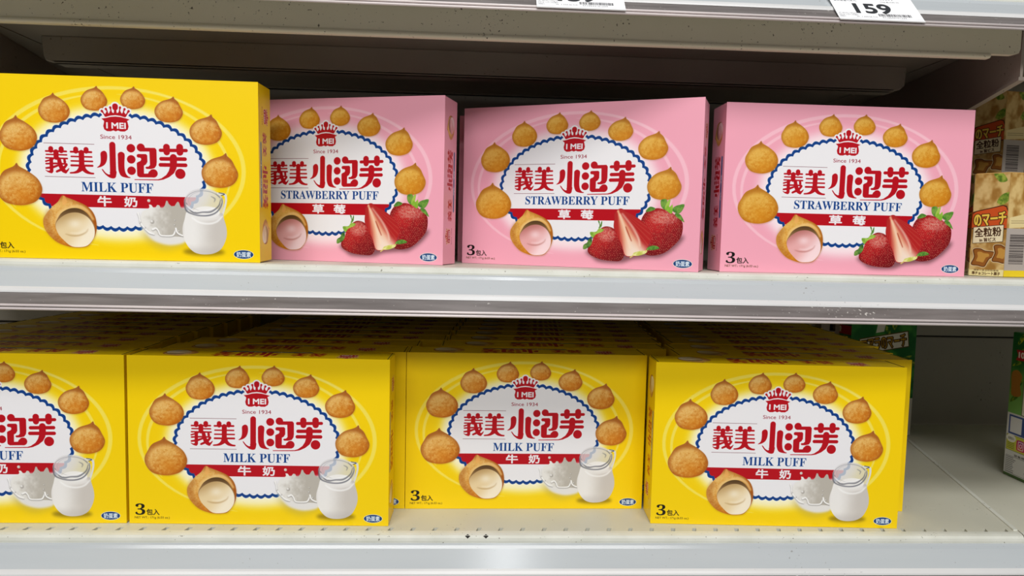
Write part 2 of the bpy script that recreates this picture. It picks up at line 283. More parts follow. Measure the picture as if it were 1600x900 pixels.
def cut_puff(c, f, pink=False, glow=True):
    if glow: c.poly(f([(x+.5, y+1) for x, y in CUT]), (150, 110, 60), .3, .6, True)
    M = c.mask(loop(curve(f(CUT)))); (cx, cy), (r, _) = f([(68, 119), (89, 119)]); r -= cx
    c.put(M, crust(c, M, cx, cy, r, r*1.05, .15 if pink else 0))
    c.stroke(f([(67.2,97.3,0.87),(67.6,101.3,1.9),(66.7,104.0,0.52)]), (240, 176, 96), .7, .3*f.k)
    c.stroke(f([(55.1,110.4,2.6),(52.7,117.6,2.42),(55.3,126.6,2.25),(61.2,132.9,1.9)]), (150, 80, 24), .35, 1.2*f.k)
    c.stroke(f([(60.5,119.3,1.38),(62.8,112.1,1.56),(70.1,106.8,1.38),(78.7,105.1,1.56),(85.5,108.6,1.21),(89.9,115.3,0.78)]), (240, 200, 130), .85, .5*f.k)
    M = c.mask(loop(curve(f(HOLE)))); X, Y = c.grid(M); t = ss((Y-cy)/r, -.75, .1); c.put(M, mix((78, 54, 28), (168, 130, 84), t))
    M = c.mask(loop(curve(f(CREAM)))); X, Y = c.grid(M); u, v = (X-cx)/r, (Y-cy)/r
    dark, lite, mid = ((184, 112, 106), (250, 220, 224), (232, 172, 172)) if pink else ((188, 152, 98), (250, 238, 214), (236, 212, 166))
    col = mix(dark, mid, ss(.9*v+.35*u, -.45, .25)); col = tint(col, lite, ss(.6*v+.8*u, .35, .95))
    col = tint(col, lite, .75*np.exp(-((u-.35)**2/.06+(v-.02)**2/.03))); c.put(M, col)
    c.stroke(f([(67.3,127.9,0.26),(72.4,129.1,0.52),(78.5,128.7,0.52),(83.7,126.2,0.35),(85.6,123.3,0.17)]), dark, .75, .4*f.k)
    c.stroke(f([(71.6,126.9,0.43),(77.6,127.0,0.69),(82.8,124.4,0.43)]), lite, .7, .5*f.k)

def jug(c):
    c.poly(ellipse(179, 140.3, 17, 3.2), (96, 76, 12), .6, 1.3)
    body = [(165.8,107.0),(163.7,113.4),(162.0,119.7),(161.9,125.2),(163.2,130.6),(166.1,136.1),(170.5,140.4),(175.8,142.2),(182.3,142.3),(188.0,141.0),(192.8,137.8),(196.2,132.0),(197.9,125.6),(197.6,119.3),(195.9,112.9),(194.1,107.5),(187.2,110.3),(178.5,110.9),(171.5,109.2)]
    c.poly([(163.8,97.1),(167.9,91.2),(174.8,88.2),(182.6,88.0),(189.5,90.0),(194.4,94.0),(195.7,99.3),(194.6,108.4),(192.4,112.1),(169.8,112.4),(165.8,107.5),(164.1,102.5)], (222, 220, 222), .82, 0, True)
    c.stroke([(191.3,91.5,0.87),(196.5,92.3,1.04),(197.8,95.9,0.87),(196.8,102.0,0.87),(194.6,109.3,0.69)], (226, 226, 228), .95); c.stroke([(192.1,90.9,0.35),(196.5,91.9,0.43),(193.9,93.2,0.35)], (70, 76, 84), .8)
    M = c.mask(loop(curve(body))); X, Y = c.grid(M); u = (X-176.5)/17
    col = mix((240, 238, 236), (206, 200, 194), ss(u+.25*fbm(X*.08, Y*.08), -.3, 1.0)); col = tint(col, (196, 190, 186), .8*ss(-u, .72, 1.05)); col = tint(col, (188, 182, 180), .5*ss((Y-133)/8, 0, 1)); c.put(M, col)
    c.poly(ellipse(*[(181.7,107.2)][0], 10.8, 4.9), (246, 244, 242), .95, .3)
    c.poly(ellipse(*[(181.8,110.9)][0], 11.5, 3.6), (240, 238, 236), .8, .8)
    c.stroke([(169.8,111.9,0.52),(175.0,115.5,0.69),(182.9,116.7,0.69),(189.9,114.8,0.69),(194.6,110.2,0.43)], (255, 255, 255), .8, .4)
    rim = ellipse(*[(179.4,99.6)][0], 15.2, 10.2, 48); c.put(c.smask([[q+(.22,) for q in rim+rim[:1]]], False), (150, 150, 158), .7)
    rim = ellipse(*[(180.2,98.2)][0], 13.0, 8.2, 48); c.put(c.smask([[q+(.16,) for q in rim+rim[:1]]], False), (168, 168, 174), .6)
    c.stroke([(164.4,97.1,0.35),(164.0,101.6,0.61),(165.4,106.3,0.61),(169.8,108.8,0.52),(176.7,110.3,0.43),(184.6,109.6,0.52),(190.6,106.2,0.52),(194.4,99.4,0.43),(194.4,94.9,0.26)], (104, 106, 116), .85, .12)
    c.stroke([(165.2,99.8,0.26),(168.9,106.1,0.52),(173.2,108.0,0.61),(178.4,107.3,0.52),(185.4,106.7,0.61),(191.4,102.1,0.52),(193.3,96.7,0.26)], (92, 94, 104), .75, .12)
    c.stroke([(165.8,101.6,0.35),(168.0,104.3,0.69),(171.5,106.8,0.43)], (246, 246, 250), .9, .12); c.stroke([(174.9,106.2,0.26),(181.9,105.5,0.43),(188.8,103.1,0.26)], (250, 250, 252), .9, .12)
    c.stroke([(185.7,94.1,0.26),(188.7,96.0,0.52),(188.1,98.6,0.26)], (110, 112, 120), .6, .1); c.stroke([(189.5,91.8,0.26),(192.6,94.4,0.52)], (110, 112, 120), .6, .1)
def splash(c):
    c.poly([(128.2,123.8),(131.7,131.1),(137.8,136.4),(146.5,139.5),(156.1,138.0),(164.8,134.3),(164.7,126.1),(143.8,126.3)], (196, 176, 96), .55, 2.4, True)
    c.poly([(127.5,113.0),(128.4,120.2),(131.8,125.6),(136.9,131.0),(143.8,134.1),(152.6,135.3),(163.0,132.9),(165.6,127.0),(165.4,105.2),(161.0,103.9),(140.3,104.7),(130.8,107.5)], (232, 230, 228), 1, .9, True)
    M = c.mask(loop([(129.9,108.0),(134.2,105.7),(135.5,104.3),(135.1,101.9),(137.0,102.2),(138.5,104.3),(140.4,104.2),(141.8,102.1),(143.5,102.4),(144.4,104.4),(146.3,104.6),(148.0,102.3),(149.1,98.5),(150.3,98.7),(151.1,100.9),(153.2,102.9),(155.8,102.7),(157.5,99.9),(158.6,99.0),(159.6,99.9),(160.7,103.5),(162.6,104.9),(165.4,104.3),(165.6,128.8),(161.2,128.1),(146.4,127.8),(137.7,126.0),(131.8,123.8),(128.6,118.4),(128.3,112.1)]))
    X, Y = c.grid(M); c.put(M, mix((236, 234, 230), (188, 182, 172), ss((X-132)/28+.7*(fbm(X*.16, Y*.16)-.5), .0, .75)))
    for L in ([(126.1,109.2,0.69),(127.1,113.0,0.43),(127.5,115.7,0.52),(128.6,118.4,0.69),(131.8,122.4,0.52),(135.1,125.1,0.78),(138.6,126.4,0.52)], [(137.7,122.3,0.87),(140.3,121.4,0.69),(142.2,123.6,0.52),(143.6,126.8,0.52),(147.3,127.5,0.52),(153.4,127.1,0.61),(155.3,124.8,0.61),(156.4,121.6,0.61)], [(156.4,121.2,0.69),(157.7,124.8,0.61),(161.2,126.8,0.61),(164.7,127.0,0.61)]):
        c.stroke([(x, y+.6, r) for x, y, r in L], (140, 136, 134), .8, .35); c.stroke(L, (248, 247, 246))
    c.stroke([(135.1,98.8,1.3)], (206, 196, 186)); c.stroke([(134.7,98.5,0.52)], (246, 244, 242), 1, .1)
    c.stroke([(137.5,116.3,1.64)], (166, 160, 154), .8, .2); c.stroke([(137.0,115.7,0.95)], (238, 236, 234), 1, .15)
    for p in [(127.5,117.0,0.78),(131.5,121.1,0.69),(155.9,114.6,0.52),(155.5,118.5,0.61),(159.0,123.4,0.69)]: c.stroke([p], (120, 116, 116), .7, .2); c.stroke([(p[0]-.2, p[1]-.2, p[2]*.6)], (250, 250, 250))
def berry(c, P, seed, net):
    r = np.random.default_rng(seed); M = c.mask(loop(curve(P))); X, Y = c.grid(M); A = np.array(P); cx, cy = A.mean(0); w, h = np.ptp(A[:, 0])/2, np.ptp(A[:, 1])/2
    u, v = (X-cx)/w, (Y-cy)/h; n = fbm(X*.3, Y*.3)
    col = mix((186, 30, 34), (128, 12, 22), ss(.7*v+.5*u+.8*(n-.5), -.5, .8)); col = tint(col, (206, 62, 54), .5*np.exp(-((u+.1)**2/.25+(v+.5)**2/.12))); col = tint(col, (96, 6, 14), .6*ss(np.hypot(u, v), .75, 1.1)); c.put(M, col)
    m = M[2]; k = c.k
    def inside(x, y):
        i, j = int(y*k)-M[1], int(x*k)-M[0]; return 0 <= i < m.shape[0] and 0 <= j < m.shape[1] and m[i, j] > .9
    st = 1.75; y = A[:, 1].min(); row = 0
    while y < A[:, 1].max():
        x = A[:, 0].min()+(row % 2)*st/2
        while x < A[:, 0].max():
            px, py = x+r.normal(0, .24), y+r.normal(0, .22)
            if inside(px, py):
                d = math.hypot((px-net[0])/net[2], (py-net[1])/net[3])
                if d < 1:
                    rim = ellipse(px, py, .62, .6, 10); c.put(c.smask([[q+(.15,) for q in rim+rim[:1]]], False), (252, 206, 184), .95*(1-d*.45)); c.stroke([(px, py, .3)], (120, 20, 24), .8)
                else: c.stroke([(px, py, .2), (px+.4, py+.12, .2)], (244, 168, 130), .85 if r.random() < .7 else .35); c.stroke([(px, py+.4, .3)], (96, 6, 14), .35, .15)
            x += st
        y += st*.82; row += 1
GREEN1, GREEN2 = (70, 124, 44), (168, 200, 84)
def leaf(c, P, dark, lite):
    M = c.mask(loop(curve(P))); X, Y = c.grid(M); c.put(M, mix(lite, dark, ss(fbm(X*.3, Y*.3), .25, .75)))
def strawberries(c):
    c.poly([(126.2,132.4),(131.3,139.3),(138.0,142.7),(156.8,143.0),(168.2,139.2),(182.6,137.5),(192.7,136.6),(205.3,127.9),(211.9,117.9),(198.9,119.6),(163.1,127.4)], (96, 56, 62), .75, 1.6, True)
    berry(c, [(177.9,97.6),(182.8,95.4),(188.5,93.9),(195.9,95.8),(202.7,99.1),(207.3,102.5),(210.1,106.7),(210.3,113.7),(208.4,120.1),(203.0,126.5),(196.1,132.3),(189.0,134.9),(182.5,135.4),(178.0,133.4),(181.9,127.0),(183.2,118.5),(179.5,111.6),(174.2,105.4)], 3, [(194.1,102.1)][0]+(12.5, 6.5))
    for P in ([(190.5,88.9),(191.3,86.5),(195.2,86.0),(196.5,88.8),(195.8,94.4),(193.7,95.1),(191.3,92.4)], [(202.2,92.8),(206.5,91.0),(211.0,90.5),(210.0,94.7),(207.0,98.3),(203.3,97.7),(201.0,95.7)], [(203.3,98.4),(207.0,98.7),(209.3,101.1),(211.5,105.9),(207.3,103.2),(204.2,100.8)], [(177.8,96.9),(181.5,92.7),(186.3,94.3),(182.9,96.5)]): leaf(c, P, GREEN1, (122, 164, 66))
    leaf(c, [(194.3,93.7),(197.5,86.6),(199.0,87.3),(198.2,92.9),(201.0,90.8),(201.1,97.1),(199.7,98.5),(196.7,96.5)], (130, 180, 50), GREEN2)
    berry(c, [(138.7,111.9),(143.3,110.5),(149.1,112.0),(152.2,115.7),(156.2,122.0),(159.2,128.9),(160.1,135.9),(156.7,140.9),(149.5,141.5),(139.3,140.5),(131.2,137.9),(126.9,134.5),(126.5,130.3),(129.8,126.1),(131.1,121.1),(133.5,116.2)], 5, [(143.7,118.0)][0]+(8.2, 6.8))
    leaf(c, [(128.1,116.0),(133.5,115.5),(136.2,112.6),(140.5,113.2),(139.2,115.4),(133.6,117.9),(130.9,121.1),(129.1,119.8)], (110, 160, 50), GREEN2); leaf(c, [(135.0,105.7),(136.5,106.0),(137.1,109.1),(138.3,106.0),(139.0,106.3),(138.6,110.5),(136.5,112.6),(135.8,111.9),(136.6,109.8)], GREEN1, (140, 170, 90))
    leaf(c, [(129.5,121.2),(130.1,125.3),(128.2,128.9),(123.7,131.6),(121.8,131.1),(122.4,127.6),(125.5,125.5),(126.7,122.6)], (54, 96, 44), (120, 160, 70))
    P = [(150.4,98.3),(155.3,94.7),(161.2,97.4),(170.2,102.4),(176.3,106.8),(180.9,111.6),(183.1,117.1),(182.7,122.8),(180.6,128.4),(178.0,133.4),(172.3,135.6),(166.6,136.8),(162.2,136.7),(159.9,134.5),(157.3,126.8),(153.1,118.5),(150.0,111.6),(150.1,104.6)]
    M = c.mask(loop(curve(P))); X, Y = c.grid(M); (ax, ay), (bx, by) = [(154.1,98.9),(168.5,132.9)]; L = math.hypot(bx-ax, by-ay); dx, dy = (bx-ax)/L, (by-ay)/L
    a = ((X-ax)*dx+(Y-ay)*dy)/L; b = np.abs((X-ax)*-dy+(Y-ay)*dx)/(2.+13*np.clip(a, 0, 1)*(1.25-.5*np.clip(a, 0, 1)))
    col = mix((236, 172, 136), (180, 34, 34), ss(b*1.0-.25*a+.12, .2, 1.0)); col = tint(col, (248, 232, 218), .85*ss(a-.5*b, .25, .95)); col = tint(col, (222, 130, 100), .22*ss(np.sin(np.arctan2(Y-ay+4, X-ax)*60), .2, 1)*ss(b, .35, .7))
    c.put(M, col); c.put(c.smask([[tuple(q)+(.28,) for q in curve(P)]+[tuple(P[0])+(.28,)]], False), (170, 26, 32), .8)
    c.stroke([(154.8,99.6,0.71),(158.3,108.6,0.86),(162.7,121.8,1.0),(165.4,130.2,0.71)], (252, 226, 200), .7, .6); c.stroke([(157.0,98.9,0.57),(166.4,110.5,0.86),(172.1,120.2,1.0),(173.9,127.2,0.57)], (252, 232, 210), .7, .6)
    c.stroke([(160.6,110.7,0.43),(162.7,115.5,0.57),(166.1,123.1,0.36)], (176, 70, 48), .85, .15)
    leaf(c, [(168.6,133.6),(174.2,131.7),(179.6,130.9),(180.5,127.7),(180.1,132.7),(176.6,134.8),(172.3,136.0),(168.0,135.9)], (196, 200, 90), (236, 234, 160)); leaf(c, [(179.6,129.9),(182.7,127.3),(187.7,126.7),(191.1,128.9),(186.5,130.4),(182.2,130.8)], GREEN1, (132, 174, 72)); c.stroke([(165.6,137.7,0.57),(168.0,136.1,0.5)], (214, 190, 110))

def front(kind):
    milk = kind == 'milk'; base = (250, 212, 0) if milk else (243, 168, 188)
    c = Canvas(225, 148.4, 6, base); glow = (255, 250, 214) if milk else (252, 232, 238)
    swoosh = (250, 232, 104) if milk else (250, 196, 210)
    for (cx, cy, rx, ry, a0, a1, w) in ((111, 73, 101.5, 64.5, 100, 330, 2.2), (111, 73, 101.5, 64.5, -75, 68, 2.4), (109, 76, 92.5, 62.5, 150, 262, 1.9), (109, 76, 92.5, 62.5, -88, 28, 1.8)):
        n = 40; L = []
        for i in range(n+1):
            t = math.radians(a0+(a1-a0)*i/n); L.append((cx+rx*math.cos(t), cy+ry*math.sin(t), w*math.sin(math.pi*(i+.3)/(n+.6))**.55*.75))
        c.stroke(L, swoosh, .85, .3, False)
    CX, CY, RX, RY = 110.6, 76.2, 70.2, 46.3
    c.poly(ellipse(CX, CY+1, RX+9, RY+9), glow, 1, 3.4)
    n = 3600; th = np.arange(n)*2*math.pi/n; px, py = CX+RX*np.cos(th), CY+RY*np.sin(th); s = np.concatenate([[0], np.cumsum(np.hypot(np.diff(px), np.diff(py)))]); s /= s[-1]
    T = np.interp(np.arange(1120)/1120, s, th); ph = np.abs(np.sin(np.arange(1120)/1120*math.pi*56)); nx, ny = np.cos(T)*RY, np.sin(T)*RX; l = np.hypot(nx, ny); nx /= l; ny /= l
    bx, by = CX+RX*np.cos(T), CY+RY*np.sin(T); o = -1.9+1.7*ph; q = lambda d: np.c_[bx+nx*(o+d), by+ny*(o+d)]
    c.poly(q(3.2), PAPER); c.poly(q(2.7), BLUE); c.poly(q(0), PAPER)
    inner = c.mask(loop(q(0))); x0, y0, m = inner; X, Y = c.grid(inner)
    c.put((x0, y0, m*((Y > 95.1) & (Y < 105.3))), RED)
    warm = 0 if milk else .28
    for p in PUFFS: puff(c, *p, warm)
    f = At(); crown(c, f)
    c.text('Since 1934', 98, 122.8, 46.2, 49.5, (150, 30, 50), .012)
    for y in (54.2, 81.2): c.stroke([(53, y, .17), (92.8, y, .17)], (110, 50, 60), .9)
    word1(c, f); word2(c, f)
    if milk: c.text('𝐌𝐈𝐋𝐊 𝐏𝐔𝐅𝐅', 81.5, 138.9, 84.9, 92.7, BLUE, -.006); a, b = ('牛', 93.8, 105.3), ('奶', 115.2, 125.9)
    else: c.text('𝐒𝐓𝐑𝐀𝐖𝐁𝐄𝐑𝐑𝐘 𝐏𝐔𝐅𝐅', 64.6, 162.9, 83.7, 91.4, BLUE, -.008); a, b = ('草', 97, 109), ('莓', 118.6, 130.5)
    for ch, u, v in (a, b): c.text(ch, u+.3, v-.3, 96.2, 104.2, PAPER, 0, bold=.32)
    cut_puff(c, f, not milk)
    if milk: splash(c); jug(c)
    else: strawberries(c)
    c.text('𝟑', 5.2, 13.6, 130.6, 140.7, (20, 18, 16), -.012); c.text('包入', 14.8, 25.8, 135.4, 140.7, (30, 26, 20), 0, bold=.12); c.text('NET WT.: 171g (6.03 oz.)', 4.6, 34.6, 142, 144.5, (60, 46, 10), 0)
    c.poly(ellipse(211.5, 141.8, 8.3, 3.9), (244, 240, 220)); c.poly(ellipse(211.5, 141.8, 7.9, 3.5), (16, 60, 120)); c.text('奶蛋素', 205.6, 217.4, 139.6, 144.1, (226, 236, 244), 0, bold=.12)
    return c
def strip(kind, length):                    # narrow carton sides: emblem, name and puff in one line
    milk = kind == 'milk'; c = Canvas(length, 34.7, 5, (250, 212, 0) if milk else (243, 168, 188)); L = length; k = L/148.4
    crown(c, At(.62*min(k, 1.3), 110.6, 39, .17*L, 17), (240, 214, 160)); c.text('Since 1934', .12*L, .22*L, 23, 25, (150, 30, 50))
    word1(c, At(.52*k, 72.7, 68, .33*L, 18)); word2(c, At(.52*k, 127, 69, .555*L, 18))
    c.stroke([(.33*L, 28.5, 1.7), (.68*L, 28.5, 1.7)], (40, 96, 150)); c.text(('牛  奶' if milk else '草  莓'), .42*L, .58*L, 27.2, 29.8, PAPER)
    cut_puff(c, At(.5*k**.8, 68, 118, .82*L, 17), not milk, False)
    return c

def hex_face(which):                        # biscuit pack, one narrow face of the hexagonal carton (28 x 98 mm)
    c = Canvas(28, 98, 5, (214, 186, 122)); M = c.mask(loop([(0, 0), (28, 0), (28, 98), (0, 98)])); X, Y = c.grid(M)
    c.put(M, mix((214, 184, 122), (160, 116, 52), ss(fbm(X*.12, Y*.09), .3, .75)))
    for P in ([(19, 27), (23, 20), (30, 18), (28, 26), (23, 30)], [(15, 0), (22, 0), (26, 7), (20, 8)]): leaf(c, P, (84, 118, 34), (160, 176, 70))
    if which == 'barcode':
        c.poly([(2, 42), (28, 36), (28, 50), (2, 52)], (226, 206, 150)); c.poly([(0, 52), (28, 52), (28, 92), (0, 92)], (176, 166, 158)); c.poly([(0, 92), (28, 92), (28, 98), (0, 98)], (232, 202, 40))
        r = np.random.default_rng(4); y = 58.
        while y < 86: w = r.choice([.3, .5, .8]); c.poly([(4, y), (20, y), (20, y+w), (4, y+w)], (40, 34, 34)); y += w+r.choice([.4, .6, .9])
        for y in (45, 47): c.stroke([(4, y, .2), (24, y-.6, .2)], (60, 44, 34), .6)
        return c
    c.poly([(-1, 39), (0, 36.5), (3, 35.4), (24, 30), (27, 31), (28.5, 35), (28.5, 53), (-1, 53)], (60, 30, 18)); c.poly([(-1, 40), (1, 37.4), (3, 36.2), (24, 30.8), (26.6, 32), (28, 36), (28, 52), (-1, 52)], (206, 84, 34))
    body = 'コア' if which == 'left' else 'のマーチ'
    P, E = c.text(body, 1.5, 27, 37.5, 49, (74, 40, 20), .02, ang=-.1, bold=1.1); c.put(c.mask(np.c_[P[E[:, 0]], P[E[:, 1]]]), (240, 206, 80)); c.put(c.smask([[tuple(P[a])+(.4,), tuple(P[b])+(.4,)] for a, b in E], False), (240, 206, 80))
    if which == 'front':
        c.poly([(1, 51), (26, 48.5), (26, 65), (1, 67)], (50, 40, 26)); c.poly([(1.4, 51.4), (25.6, 49), (25.6, 64.6), (1.4, 66.6)], (238, 226, 188))
        c.text('全粒粉', 2.6, 24, 51.4, 60, (66, 40, 22), 0, ang=-.08, bold=.2); c.text('in 旨ビス', 7, 20, 61.3, 64.8, (66, 40, 22), 0, ang=-.08, bold=.12)
    else: c.poly([(14, 53), (29, 51.6), (29, 66), (14, 67)], (150, 108, 52))
    for dx, dy, w in ((11, 79, 1.05), (27, 75, .95)):
        S = [(dx-9*w, dy+8), (dx-7*w, dy+1), (dx-8*w, dy-6), (dx-3*w, dy-7), (dx+1*w, dy-5), (dx+8*w, dy-4), (dx+9*w, dy), (dx+5*w, dy+2), (dx+3*w, dy+6), (dx+1*w, dy+10), (dx-4*w, dy+9)]
        c.put(c.smask([[tuple(q)+(.9,) for q in curve(S)]], False), (240, 226, 190)); M = c.poly(S, (150, 92, 36), smooth=True); c.put(c.smask([[tuple(q)+(.5,) for q in curve(S)]], False), (104, 62, 24)); c.poly([(dx+(x-dx)*.55-.5, dy+(y-dy)*.6) for x, y in S], (196, 146, 66), smooth=True)
    c.poly([(0, 92.5), (28, 91.5), (28, 98), (0, 98)], (236, 222, 160)); c.text('準チョコレート菓子', 2.5, 25.5, 94, 97, (70, 44, 20), 0, bold=.1); c.text('国産小麦全粒粉使用', 4, 24, 91.7, 93.4, (70, 44, 20), 0)
    return c
def green_front():                          # large green family pack, face with the name banner (80 x 165 mm)
    c = Canvas(80, 165, 4, (34, 110, 44)); M = c.mask(loop([(0, 0), (80, 0), (80, 165), (0, 165)])); X, Y = c.grid(M); c.put(M, mix((28, 104, 46), (70, 150, 60), ss(fbm(X*.06, Y*.05), .4, .7)))
    for i in range(22):
        a = NG[i, 3]*6.3; x, y = NG[i, 1]*80, NG[i, 2]*165; l = 12+10*NG[i, 4]; u, v = math.cos(a), math.sin(a)
        leaf(c, [(x, y), (x+u*l*.5-v*3, y+v*l*.5+u*3), (x+u*l, y+v*l), (x+u*l*.5+v*3, y+v*l*.5-u*3)], (20, 90, 40), (190, 196, 60))
    c.poly([(34, 0), (44, 0), (40, 24), (30, 26)], (226, 226, 214)); c.poly([(10, 34), (70, 22), (72, 44), (12, 56)], (90, 66, 20)); c.poly([(11, 35), (69, 23.5), (71, 43), (13, 54.5)], (236, 232, 220))
    P, E = c.text('コアラのマーチ', 14, 68, 31, 47, (70, 44, 16), .02, ang=-.17, bold=1.2); c.put(c.mask(np.c_[P[E[:, 0]], P[E[:, 1]]]), (214, 166, 40))
    c.poly([(8, 70), (30, 62), (54, 66), (72, 80), (68, 112), (12, 112)], (150, 96, 40), smooth=True); c.poly([(0, 118), (80, 114), (80, 165), (0, 165)], (214, 210, 200))
    for y in range(124, 160, 4): c.stroke([(52, y, .5), (76, y, .5)], (80, 80, 84), .7)
    return c
def green_side():                           # its narrow face with notes and the nutrition table (60 x 165 mm)
    c = Canvas(60, 165, 4, (34, 110, 44)); M = c.mask(loop([(0, 0), (60, 0), (60, 110), (0, 110)])); X, Y = c.grid(M); c.put(M, mix((24, 96, 44), (120, 176, 90), ss(Y/70+.6*fbm(X*.05, Y*.05)-.3, .2, 1.)))
    for i in range(14):
        a = -1.1+NG[i, 7]*.9; x, y = NG[i, 8]*55, 8+NG[i, 9]*75; l = 18+8*NG[i, 4]; u, v = math.cos(a), math.sin(a)
        leaf(c, [(x, y), (x+u*l*.5-v*2.6, y+v*l*.5+u*2.6), (x+u*l, y+v*l), (x+u*l*.5+v*2.6, y+v*l*.5-u*2.6)], (24, 92, 40), (206, 200, 50))
    c.poly([(6, 19), (60, 17), (60, 29), (6, 31), (9, 25)], (186, 30, 40)); c.text('10袋', 10, 28, 20, 28, (244, 236, 230), 0, bold=.5)
    c.poly([(2, 46), (10, 42), (17, 48), (15, 58), (17, 70), (4, 72), (2, 60)], (176, 120, 52), smooth=True)
    c.poly([(20, 52), (60, 50), (60, 92), (20, 92)], (70, 66, 50)); c.poly([(20.7, 52.7), (60, 50.7), (60, 91.3), (20.7, 91.3)], (232, 230, 214))
    for y, q in ((59, (222, 190, 40)), (70, (222, 190, 40)), (78, (190, 60, 60)), (86, (190, 60, 60))): c.stroke([(27, y, 3.4), (60, y, 3.4)], (60, 50, 40)); c.stroke([(27, y, 2.8), (60, y, 2.8)], q); c.text('無添加' if y > 75 else '鈣', 26, 36, y-1.8, y+1.8, (240, 236, 220) if y > 75 else (60, 50, 40))
    c.poly([(0, 92), (60, 92), (60, 165), (0, 165)], (214, 214, 210))
    c.poly([(3, 94), (60, 94), (60, 116), (3, 116)], (62, 84, 144)); c.poly([(5, 96), (22, 96), (22, 114), (5, 114)], (222, 222, 222)); c.text('f', 27, 32, 98, 113, (240, 240, 244), 0, bold=.9)
    c.poly([(1, 117), (60, 117), (60, 135), (1, 135)], (120, 120, 60)); c.poly([(1.5, 117.5), (60, 117.5), (60, 134.5), (1.5, 134.5)], (206, 206, 76)); c.poly(ellipse(8, 121, 7, 4.6), (232, 232, 220)); c.text('追蹤加入', 3.4, 12.6, 119.6, 122.6, (60, 60, 50))
    for i in range(4): c.stroke([(3, 126.6+i*1.9, .35), (13, 126.6+i*1.9, .35)], (90, 100, 40), .8)
    c.poly(curve([(16.5, 122), (19, 120.6), (26, 120.6), (28.5, 122), (28.5, 131), (26, 132.6), (19, 132.6), (16.5, 131)]), (200, 50, 100)); c.stroke([(19, 130, 1.4), (24, 131, 1.2)], (236, 150, 60), .9, .8); c.stroke([(25, 122.5, 1.2), (20, 122.5, 1.2)], (130, 60, 170), .8, .8)
    rim = curve([(19, 123), (20, 122.4), (25, 122.4), (26, 123), (26, 130), (25, 130.8), (20, 130.8), (19, 130)]); c.put(c.smask([[tuple(q)+(.4,) for q in rim]+[tuple(rim[0])+(.4,)]], False), (246, 240, 240)); rim = ellipse(22.5, 126.6, 1.8, 1.9, 20); c.put(c.smask([[q+(.4,) for q in rim+rim[:1]]], False), (246, 240, 240)); c.stroke([(24.9, 124, .45)], (246, 240, 240))
    c.text('營養標示', 14, 34, 138, 140.6, (40, 40, 40)); c.text('NUTRITION FACTS', 4, 40, 162, 164, (40, 40, 40))
    for i in range(9):
        y = 143+i*2.1; c.stroke([(3, y, .35), (12+5*NG[i, 20], y, .35)], (60, 60, 60), .8); c.stroke([(34-4*NG[i, 21], y, .35), (38, y, .35)], (60, 60, 60), .8)
    c.put(c.smask([[(2, 141.4, .15), (44, 141.4, .15), (44, 161, .15), (2, 161, .15), (2, 141.4, .15)]], False), (70, 70, 70))
    c.poly([(0, 162), (60, 162), (60, 165), (0, 165)], (70, 100, 50))
    return c
def price_label(number, title, second):     # white shelf label 70 x 34 mm
    c = Canvas(70, 34, 8, (244, 244, 246)); K = (58, 60, 64)
    c.text(title, 2, 54, .6, 4.4, K); c.text(second, 3, 22, 5.4, 7.8, K); c.text('234g 盒x4.8% 5%', 42, 58, 6.2, 8.4, K)
    c.text(number, 17.5, 47, 11, 24.4, (46, 48, 52), 0, bold=.7)
    c.text('47.90元/100g元', 1.6, 17, 24.4, 26.2, K); c.text('1014.117114.001', 1.6, 17, 26.6, 28.4, K); c.text('0001', 1.6, 6, 29, 30.6, K); c.text('W  1.234.56.714', 15, 32, 29, 30.6, K); c.text('4710543101234', 36, 56, 29.4, 31, K)
    r = np.random.default_rng(len(title)); x = 34.
    while x < 61: w = r.choice([.2, .35, .55]); c.poly([(x, 25), (x+w, 25), (x+w, 28.8), (x, 28.8)], (50, 50, 54)); x += w+r.choice([.2, .3, .5])
    c.stroke([(0, 31.8, .12), (70, 31.8, .12)], (150, 150, 160))
    return c


# ================================================================ structure: back panel, uprights
S, T, H, W, D = .2305, .4700, .1484, .225, .0345        # shelf heights, carton height, width, depth
XL, XR, YB = -.475, .462, .384                            # bay ends, back panel
def wall(name, x0, x1, z0, z1, y=YB):
    bm = bmesh.new(); box(bm, x0, x1, y, y+.004, z0, z1); o = mesh(name, bm, M_WALL); bevel(o, .0012); return tag(o, kind='structure')
wall('wall_back', -1.3, 1.5, -.01, .127)
wall('wall_back', -1.3, 1.5, .1285, .446); wall('wall_back', -1.3, 1.5, .4475, .75)
bm = bmesh.new(); box(bm, -1.3, 1.5, YB+.005, YB+.01, -.2, .8); tag(mesh('wall_back', bm, M_DARK), kind='structure')
bm = bmesh.new(); prism(bm, [(YB-.012, .1315), (YB, .1315), (YB, .15), (YB-.012, .147)], -1.3, 1.5); tag(mesh('trim_1', bm, M_WALL), kind='structure')
bm = bmesh.new(); box(bm, -1.3, 1.5, .3525, .3835, T, T+.01); tag(mesh('light_block_cap', bm, M_WALL), kind='structure')  # unseen cap, added to stop light falling in behind the top deck
for k, (x0, x1, lab) in enumerate(((-.538, -.506, 'left'), (.452, .484, 'right'))):
    up = empty('upright_post', ((x0+x1)/2, .362, -.2)); tag(up, f'slotted grey steel upright against the back panel at the {lab} end of the bay', 'shelf upright', 'slotted uprights')
    bm = bmesh.new(); w = (x1-x0)/2
    box(bm, -w, -.004, -.008, .02, 0, .668); box(bm, .004, w, -.008, .02, 0, .668)
    z = 0.
    while z < .655: box(bm, -.004, .004, -.008, -.006, z, z+.012); z += .025
    mesh('channel', bm, M_BRACKET, up); bm = bmesh.new(); box(bm, -.004, .004, .0, .018, 0, .668); mesh('slot_lining', bm, M_DARK, up)

